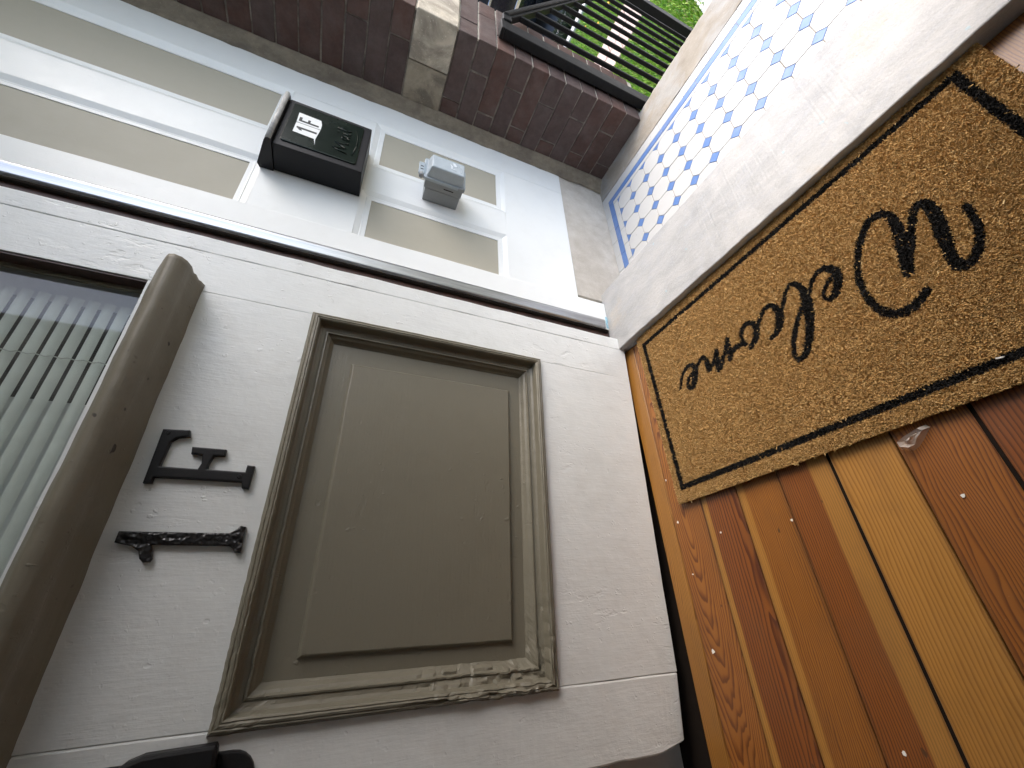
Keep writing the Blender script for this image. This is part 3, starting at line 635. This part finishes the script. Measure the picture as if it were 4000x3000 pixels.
mk('label_plate', prism([(.66, 14.58), (.67, 13.80), (.05, 13.86), (-.27, 13.82), (.05, 13.90), (.088, 14.587)], MX, 0, .006), 'sticker', fp)
mk('label_letter', prism([(1.02, 14.53), (1.02, 14.44), (.86, 14.44), (.86, 14.25), (1.0, 14.25), (1.0, 14.17), (.86, 14.17), (.86, 13.885), (.775, 13.885), (.775, 14.53)], MX, .006, .011), 'sticker_black', fp, label='black letter F on white label')
mk('label_letter', prism([(.44, 14.52), (.44, 13.875), (.345, 13.875), (.345, 14.36), (.26, 14.33), (.26, 14.41), (.37, 14.52)], MX, .006, .011), 'sticker_black', fp, label='black numeral 1 on white label')
def script(pts, r=.028): return tube([MX(a, b, .005) for a, b in pts], r, 6)
let = join(script([(-.16, 12.80), (-.10, 13.05), (-.02, 13.26), (.06, 13.05), (.12, 12.86), (.22, 13.08), (.30, 13.26), (.35, 13.02), (.40, 12.82), (.46, 12.84)]),
           script([(.78, 13.05), (.68, 13.08), (.60, 13.0), (.60, 12.88), (.68, 12.82), (.77, 12.92), (.79, 13.05), (.79, 12.88), (.86, 12.82)]),
           script([(.97, 13.08), (.96, 12.92), (1.0, 12.83), (1.06, 12.86)]), script([(.985, 13.22), (.99, 13.25)]),
           script([(1.16, 12.95), (1.24, 13.15), (1.25, 13.30), (1.19, 13.27), (1.17, 13.0), (1.20, 12.84), (1.28, 12.84)]),
           script([(-.14, 12.62), (.4, 12.55), (1.0, 12.56), (1.45, 12.66)], .02))
mk('raised_script', let, 'mail_green', fp, smooth=True)

# ================================================================== OUTLET BOX
ob = root('outlet_box', (XW, .8, 8.4), 'grey weatherproof outlet box with a bubble cover, below the mailbox', 'outlet box')
mk('back_box', box(XW + .002, -.43, .23, 1.33, 8.42, 9.86, .04, 2), 'grey_plastic', ob)
ext = mk('extension_ring', box(-.425, -.06, .22, 1.36, 8.39, 9.92, .035, 2), 'grey_plastic', ob)
mk('slot', box(-.26, -.22, .212, .232, 8.75, 9.15, .008), 'dark_gap', ext)
mk('flange', prism(rrect(.16, 1.42, 8.33, 10.03, .12, 4), lambda a, b, h: (h, a, b), -.055, .06, .02), 'grey_cover', ob)
def bubble():
    a = [(.22, 8.42), (1.30, 8.42), (1.30, 9.93), (.22, 9.93)]; b = [(.30, 8.50), (1.06, 8.50), (1.06, 9.80), (.30, 9.80)]
    bm = bmesh.new(); lo = [bm.verts.new((.06, y, z)) for y, z in a]; hi = [bm.verts.new((.52, y, z)) for y, z in b]
    bm.faces.new(hi); bm.faces.new(lo[::-1])
    for i in range(4): bm.faces.new((lo[i], lo[(i + 1) % 4], hi[(i + 1) % 4], hi[i]))
    bmesh.ops.recalc_face_normals(bm, faces=bm.faces[:]); bmesh.ops.bevel(bm, geom=bm.edges[:], offset=.05, segments=3, affect='EDGES', profile=.5); return bm_out(bm)
cv = mk('bubble_cover', bubble(), 'grey_cover', ob)
mk('hinge_lug', box(-.02, .09, .30, 1.0, 10.0, 10.24, .04, 3), 'grey_cover', ob)
mk('hinge_pin', tube([(.03, .16, 10.12), (.03, .36, 10.12)], .085, 12), 'grey_plastic', ob, smooth=True)
for y in (.52, .70): mk('hinge_slot', box(.088, .096, y, y + .05, 10.06, 10.17, .003), 'dark_gap', ob)
mk('latch', box(-.05, .10, .10, .24, 8.36, 8.62, .03, 2), 'grey_plastic', ob)
OX = lambda a, b, h: (.522 + h, a, b)
mk('moulded_mark', join(prism([(.80, 9.10), (.70, 9.0), (.52, 9.01), (.53, 9.06), (.68, 9.06)], OX, 0, .008), prism([(.93, 8.98), (.92, 8.90), (.79, 8.83), (.70, 8.87), (.72, 8.94), (.82, 8.98)], OX, 0, .008), prism([(.50, 8.98), (.50, 8.86), (.54, 8.86), (.54, 8.98)], OX, 0, .008)), 'grey_mark', cv)
mk('moulded_mark', join(*[prism([(y, 8.70), (y, 8.62), (y + .03, 8.62), (y + .03, 8.70)], OX, 0, .006) for y in (.50, .56, .62, .68, .74, .80)]), 'grey_mark', cv)

# ================================================================== DOORMAT
MW, MH, MZ = 10.36, 6.45, 1.20
mat = root('doormat', (.13, -5.55, ZF), 'tan coir doormat with black border and Welcome in script', 'doormat'); mat.rotation_euler = (0, 0, math.radians(1.2)); ORG[mat.name] = Vector((0, 0, ZF))
mk('backing', rough_box(.04, MW - .04, -MH + .04, -.04, ZF + .006, MZ - .075, .02, .01, 30), 'backing', mat)
STK = [[[8.754,-3.101,0.054],[8.742,-3.357,0.051],[8.698,-3.592,0.056],[8.614,-3.799,0.063],[8.499,-3.992,0.068],[8.406,-4.088,0.07],[8.282,-4.152,0.077],[8.199,-4.129,0.094],[8.165,-4.032,0.094],[8.172,-3.89,0.087],[8.212,-3.678,0.091],[8.273,-3.404,0.105],[8.34,-3.13,0.112],[8.391,-2.855,0.106],[8.409,-2.63,0.087],[8.382,-2.491,0.082],[8.302,-2.459,0.085],[8.205,-2.527,0.075],[8.096,-2.686,0.063],[7.98,-2.895,0.059],[7.857,-3.151,0.061],[7.765,-3.327,0.061]],[[7.56,-3.654,0.101],[7.647,-3.42,0.11],[7.719,-3.166,0.117],[7.792,-2.906,0.109],[7.846,-2.648,0.1],[7.873,-2.409,0.086],[7.866,-2.199,0.061],[7.791,-2.087,0.077],[7.682,-2.044,0.088],[7.553,-2.075,0.081],[7.375,-2.21,0.074],[7.201,-2.417,0.069],[7.055,-2.656,0.064],[6.929,-2.914,0.06],[6.841,-3.176,0.06],[6.792,-3.47,0.062],[6.786,-3.766,0.068],[6.829,-4.027,0.075],[6.904,-4.204,0.082],[7.015,-4.332,0.088],[7.155,-4.385,0.089],[7.319,-4.375,0.088],[7.474,-4.312,0.083],[7.58,-4.235,0.079],[7.616,-4.193,0.068]],[[5.813,-2.815,0.052],[5.92,-2.678,0.044],[6.004,-2.567,0.045],[6.12,-2.44,0.051],[6.252,-2.378,0.061],[6.388,-2.38,0.067],[6.495,-2.478,0.078],[6.56,-2.658,0.091],[6.54,-2.844,0.099],[6.444,-3.021,0.098],[6.314,-3.168,0.085],[6.202,-3.201,0.064],[6.129,-3.146,0.047],[6.113,-3.034,0.041],[6.17,-2.905,0.042],[6.301,-2.799,0.052],[6.428,-2.736,0.061],[6.502,-2.716,0.061]],[[5.29,-2.503,0.053],[5.44,-2.292,0.055],[5.579,-2.197,0.062],[5.698,-2.234,0.061],[5.769,-2.373,0.067],[5.794,-2.611,0.091],[5.756,-2.904,0.12],[5.678,-3.201,0.117],[5.561,-3.505,0.098],[5.427,-3.792,0.093],[5.279,-4.024,0.089],[5.134,-4.155,0.08],[5.015,-4.181,0.065],[4.952,-4.077,0.054],[4.973,-3.9,0.057],[5.083,-3.631,0.06],[5.234,-3.388,0.062],[5.406,-3.162,0.057],[5.577,-2.982,0.054],[5.689,-2.892,0.055]],[[5.303,-2.49,0.053],[5.192,-2.637,0.057],[5.05,-2.831,0.081]],[[4.639,-3.221,0.06],[4.778,-3.184,0.076],[4.929,-3.065,0.101],[5.034,-2.866,0.108],[5.073,-2.634,0.089],[5.036,-2.433,0.062],[4.928,-2.342,0.061],[4.802,-2.336,0.061],[4.652,-2.437,0.06],[4.532,-2.565,0.058],[4.437,-2.688,0.062]],[[4.015,-3.11,0.064],[4.149,-3.06,0.091],[4.295,-2.923,0.096],[4.372,-2.737,0.088],[4.366,-2.535,0.072],[4.278,-2.417,0.064],[4.149,-2.392,0.068],[4.029,-2.453,0.063],[3.921,-2.601,0.059],[3.887,-2.801,0.057],[3.921,-2.948,0.053]],[[3.952,-2.955,0.042],[3.798,-2.871,0.063],[3.635,-2.858,0.077],[3.5,-2.889,0.079]],[[3.48,-2.469,0.081],[3.427,-2.663,0.105],[3.396,-2.869,0.115],[3.354,-3.066,0.078]],[[3.414,-2.603,0.061],[3.221,-2.828,0.064],[3.02,-3.075,0.077],[2.909,-3.156,0.087]],[[3.022,-2.566,0.075],[2.97,-2.765,0.089],[2.922,-2.989,0.103],[2.88,-3.163,0.08]],[[2.96,-2.655,0.053],[2.78,-2.873,0.059],[2.628,-2.983,0.075]],[[2.575,-2.976,0.08],[2.595,-2.781,0.091],[2.606,-2.605,0.073],[2.574,-2.505,0.06],[2.485,-2.473,0.061],[2.363,-2.528,0.058],[2.254,-2.62,0.064],[2.145,-2.712,0.087]],[[1.371,-2.967,0.037],[1.484,-2.747,0.05],[1.611,-2.576,0.056],[1.768,-2.452,0.061],[1.936,-2.42,0.067],[2.073,-2.465,0.063],[2.138,-2.614,0.096],[2.072,-2.826,0.125],[1.972,-3.03,0.115],[1.841,-3.163,0.091],[1.721,-3.161,0.058],[1.665,-3.064,0.06],[1.714,-2.934,0.06],[1.821,-2.81,0.06],[1.962,-2.76,0.064]]]
def in_letters(p):
    d = np.full(len(p), 9.0)
    for st in STK:
        st = np.array(st)
        for a, b in zip(st[:-1], st[1:]):
            ab = b[:2] - a[:2]; t = np.clip(((p - a[:2]) @ ab) / (ab @ ab), 0, 1); q = a[:2] + t[:, None] * ab; r = a[2] + t * (b[2] - a[2]) + .008
            d = np.minimum(d, np.hypot(*(p - q).T) - r)
    return d < 0
def in_border(p):
    x, y = p.T; x0, x1, y0, y1, w = .33, 9.88, -6.0, -.45, .085
    o = (x > x0 - w) & (x < x1 + w) & (y > y0 - w) & (y < y1 + w); i = (x > x0 + w) & (x < x1 - w) & (y > y0 + w) & (y < y1 - w); return o & ~i
NX, NY = 700, 436
gx, gy = np.meshgrid(np.arange(NX), np.arange(NY)); p = np.stack([(gx.ravel() + rng.uniform(0, 1, gx.size)) / NX * MW, -(gy.ravel() + rng.uniform(0, 1, gx.size)) / NY * MH], 1)
edge = .03 * np.sin(p[:, 0] * 7) + .0
def tufts(p, dyed):
    n = len(p); a = rng.uniform(0, 2 * np.pi, n); L0 = rng.uniform(.010, .034, n) * (1 + 2.2 * (rng.uniform(0, 1, n) < .025)); w = rng.uniform(.009, .015, n); b = a + np.pi / 2 + rng.uniform(-.5, .5, n)
    cl = np.array([mn.noise(Vector((x * 9, y * 9, 1))) for x, y in p]); z0 = MZ - .10 + .0 * n; top = MZ - .02 + .022 * cl + rng.uniform(-.013, .013, n)
    dx, dy = np.cos(a) * w, np.sin(a) * w; lx, ly = np.cos(b) * L0, np.sin(b) * L0; x, y = p.T; zb = np.full(n, MZ - .12)
    P = np.stack([np.stack([x - dx, y - dy, zb], 1), np.stack([x + dx, y + dy, zb], 1), np.stack([x + dx + lx * .25, y + dy + ly * .25, top - .012], 1), np.stack([x - dx + lx * .25, y - dy + ly * .25, top - .012], 1),
                  np.stack([x + dx * .6 + lx, y + dy * .6 + ly, top + rng.uniform(-.02, .02, n)], 1), np.stack([x - dx * .6 + lx, y - dy * .6 + ly, top + rng.uniform(-.02, .02, n)], 1)], 1).reshape(-1, 3)
    i = np.arange(n)[:, None] * 6; f = (i + np.array([0, 1, 2, 3])).tolist() + (i + np.array([3, 2, 4, 5])).tolist()
    if dyed: c = np.array([(.010, .0095, .009)]) * rng.uniform(.5, 1.7, (n, 1))
    else:
        base = np.array([(.49, .31, .120), (.55, .36, .148), (.42, .258, .095), (.60, .43, .21), (.33, .19, .07)]); c = base[rng.choice(5, n, p=[.36, .30, .22, .07, .05])] * rng.uniform(.86, 1.14, (n, 1)) * (1 + .12 * cl[:, None])
    return (P, f), np.repeat(c, 6, 0)
lt = in_letters(p); bd = in_border(p) & ~lt; stray = rng.uniform(0, 1, len(p)) < .012
for nm, sel, dy in (('coir_pile', ~(lt | bd) | stray, False), ('lettering', lt & ~stray, True), ('border_line', bd & ~stray, True)):
    vf, c = tufts(p[sel], dy); o = mk(nm, vf, 'coir_black' if dy else 'coir', mat, org=(0, 0, ZF), kind='stuff'); colour(o, c)

# ================================================================== IRON RAILING
rail = root('iron_railing', (3.1, 8, ZG), 'black iron stair railing sloping down from the brick pier', 'railing')
SL = (-2.6 - 7.35) / (26.2 - 9.0)
rz_ = lambda y: 7.35 + SL * (y - 9.0)
def slope_bar(x0, x1, y0, y1, dz0, dz1, bev=0.03):
    bm = bmesh.new(); vs_ = [bm.verts.new((x, y, rz_(y) + dz)) for x in (x0, x1) for y in (y0, y1) for dz in (dz0, dz1)]
    for q in ((0, 1, 3, 2), (4, 6, 7, 5), (0, 4, 5, 1), (2, 3, 7, 6), (0, 2, 6, 4), (1, 5, 7, 3)): bm.faces.new([vs_[k] for k in q])
    bmesh.ops.recalc_face_normals(bm, faces=bm.faces[:]); bmesh.ops.bevel(bm, geom=bm.edges[:], offset=bev, segments=2, affect='EDGES', profile=.5); return bm_out(bm)
mk('handrail', slope_bar(2.92, 3.42, 8.9, 27.0, .06, .30, .06), 'iron', rail); mk('rail_channel', slope_bar(3.02, 3.32, 9.0, 26.4, -.10, .058), 'iron', rail)
mk('bottom_rail', slope_bar(3.02, 3.32, 8.4, 26.4, -9.3, -9.0), 'iron', rail)
mk('newel_post', box(2.86, 3.28, 7.55, 8.40, -1.0, 7.62, .04, 2), 'iron', rail); mk('post_cap', box(2.84, 3.30, 7.5, 8.45, 7.62, 7.80, .05, 2), 'iron', rail)
mk('rail_bracket', box(2.95, 3.35, 8.42, 9.05, 7.30, 7.72, .05, 2), 'iron', rail)
b0 = None
for k in range(9):
    y = 9.92 + 1.735 * k; org = (3.17, y, rz_(y) - 9.0)
    if b0 is None: b0 = mk('baluster', box(3.06, 3.28, y - .09, y + .09, rz_(y) - 9.1, rz_(y) - .02, .03), 'iron', rail, org=org)
    else: copy(b0, org, rail)
mk('end_post', box(2.9, 3.5, 25.6, 26.6, ZG - .2, rz_(26.2) + .2, .05, 2), 'iron', rail)

# ================================================================== PARKED CAR beyond the street edge
car = root('parked_car', (-26, 95, ZG), 'dark car parked across the garden, seen above and through the railing', 'car')
CX, CY = -26.0, 84.0
prof = [(-30, 3.4), (-30.5, 5.6), (-29.5, 9.4), (-17, 11.0), (-9.5, 18.6), (10, 19.0), (21, 11.6), (29.5, 10.6), (30.6, 6.5), (30, 3.4)]
def car_body():
    bm = bmesh.new(); W = 24
    def ring(y, inset): return [bm.verts.new((CX + x * (1 - inset * .004), y, ZG + z - (inset if z > 12 else inset * .2))) for x, z in prof]
    rows = [ring(CY + .9, .8), ring(CY, 0.0), ring(CY + W, 0.0), ring(CY + W + -.9 + .9, .8)]
    rows = [ring(CY + .0, .0), ring(CY + W, .0)]
    n = len(prof)
    for k in range(n): bm.faces.new((rows[0][k], rows[0][(k + 1) % n], rows[1][(k + 1) % n], rows[1][k]))
    bm.faces.new(rows[0]); bm.faces.new(rows[1][::-1]); bmesh.ops.recalc_face_normals(bm, faces=bm.faces[:])
    bmesh.ops.bevel(bm, geom=bm.edges[:], offset=1.2, segments=4, affect='EDGES', profile=.5); return bm_out(bm)
mk('body', car_body(), 'car_black', car, smooth=True)
YS = lambda a, b, h: (CX + a, CY + h, ZG + b)
mk('window', prism([(-14.5, 11.9), (-9, 17.2), (-.8, 17.6), (-.8, 11.9)], YS, -.12, .3), 'car_glass', car); mk('window', prism([(.4, 11.9), (.4, 17.6), (9.4, 17.6), (16.5, 12.3)], YS, -.12, .3), 'car_glass', car)
MT['car_trim'] = simple('bright_car_trim', (.75, .77, .80), .18, 1.0, 40, .05, 0)
mk('side_trim', rough_box(CX - 27, CX + 27, CY - .28, CY + .2, ZG + 6.2, ZG + 6.95, .1, 0, 2), 'car_trim', car); mk('window_trim', rough_box(CX - 15, CX + 17, CY - .25, CY + .2, ZG + 11.2, ZG + 11.75, .08, 0, 2), 'car_trim', car)
mk('sill', rough_box(CX - 17, CX + 16, CY - .2, CY + 1, ZG + 2.4, ZG + 3.6, .1, 0, 2), 'car_black', car)
for dx in (-19.5, 19):
    w = mk('wheel', cyl((CX + dx, CY - .25, ZG + 4.2), 4.2, 2.8, 1, 32), 'tyre', car); mk('rim', cyl((CX + dx, CY - .34, ZG + 4.2), 2.7, .3, 1, 24), 'car_trim', w)

# ================================================================== SMALL THINGS
def crumple():
    poly = [(6.09, -12.13), (6.30, -12.05), (6.66, -11.95), (6.70, -12.02), (6.51, -12.20), (6.40, -12.30), (6.29, -12.36), (6.12, -12.26)]
    c = (6.36, -12.16); v = []; f = []
    n = len(poly)
    for r, h in ((1.0, .01), (.72, .16), (.42, .10), (.2, .2)):
        for k, (x, y) in enumerate(poly):
            q = Vector((x * 7, y * 7, r * 5)); v.append((c[0] + (x - c[0]) * r + mn.noise(q) * .03, c[1] + (y - c[1]) * r + mn.noise(q + Vector((5, 1, 2))) * .03, ZF + .012 + max(0, h + mn.noise(q * 1.7) * .08) * (1 if r < 1 else .3)))
    for r in range(3):
        for k in range(n): f.append((r * n + k, r * n + (k + 1) % n, (r + 1) * n + (k + 1) % n, (r + 1) * n + k))
    f.append(tuple(3 * n + k for k in range(n))); return v, f
mk('plastic_wrapper', crumple(), 'plastic', label='crumpled clear plastic wrapper on the floor at the mat edge', cat='wrapper')
FL = [((-.19, -11.09), .055, 'white paint chip on the board between door and mat corner'), ((-.10, -12.47), .06, 'white paint chip on the floor just below the mat corner'), ((3.47, -13.1), .05, 'white paint chip in a board joint below the middle of the mat edge'),
      ((.06, -15.9), .085, 'largest hooked white paint chip on the arched-grain floor board'), ((.0, -13.98), .05, 'white paint chip lying in a grey scuff on the floor board'), ((1.38, -13.02), .045, 'smallest white paint chip on the reddish board near the mat'),
      ((3.92, -17.25), .06, 'white paint chip on the floor at the bottom edge of the view'), ((6.59, -13.29), .06, 'pale paint chip on the board below the plastic wrapper')]
for k, ((x, y), r, lab) in enumerate(FL):
    r *= .72
    pl = [(x + r * random.uniform(.5, 1.1) * math.cos(t * 1.047 + k), y + r * random.uniform(.5, 1.2) * math.sin(t * 1.047 + k)) for t in range(6)]
    mk('paint_chip', prism(pl, flat, ZF + .008, ZF + .020), 'flake', label=lab, cat='paint chip', group='paint chips on the floor')
mk('fibre_scrap', prism([(8.03, -11.32), (8.13, -11.35), (8.10, -11.37), (8.02, -11.345)], flat, MZ + .02, MZ + .04, .005), 'flake', label='white scrap lying on the near border of the doormat', cat='scrap')
for (x, y), lab in (((-3.07, 53.7), 'yellow dandelion in the far lawn, highest in the picture'), ((-5.5, 53.9), 'yellow dandelion in the far lawn, middle of three'), ((-7.6, 58.4), 'yellow dandelion in the far lawn nearest the pale edging kerb')):
    d = root('dandelion', (x, y, ZG - .3), lab, 'flower', 'dandelions in the lawn')
    mk('stem', tube([(x, y, ZG - .3), (x + .05, y, ZG + .75)], .04, 5), 'green_stem', d); mk('flower_head', cyl((x + .05, y, ZG + .72), .22, .14, 2, 10, .32), 'yellow', d)
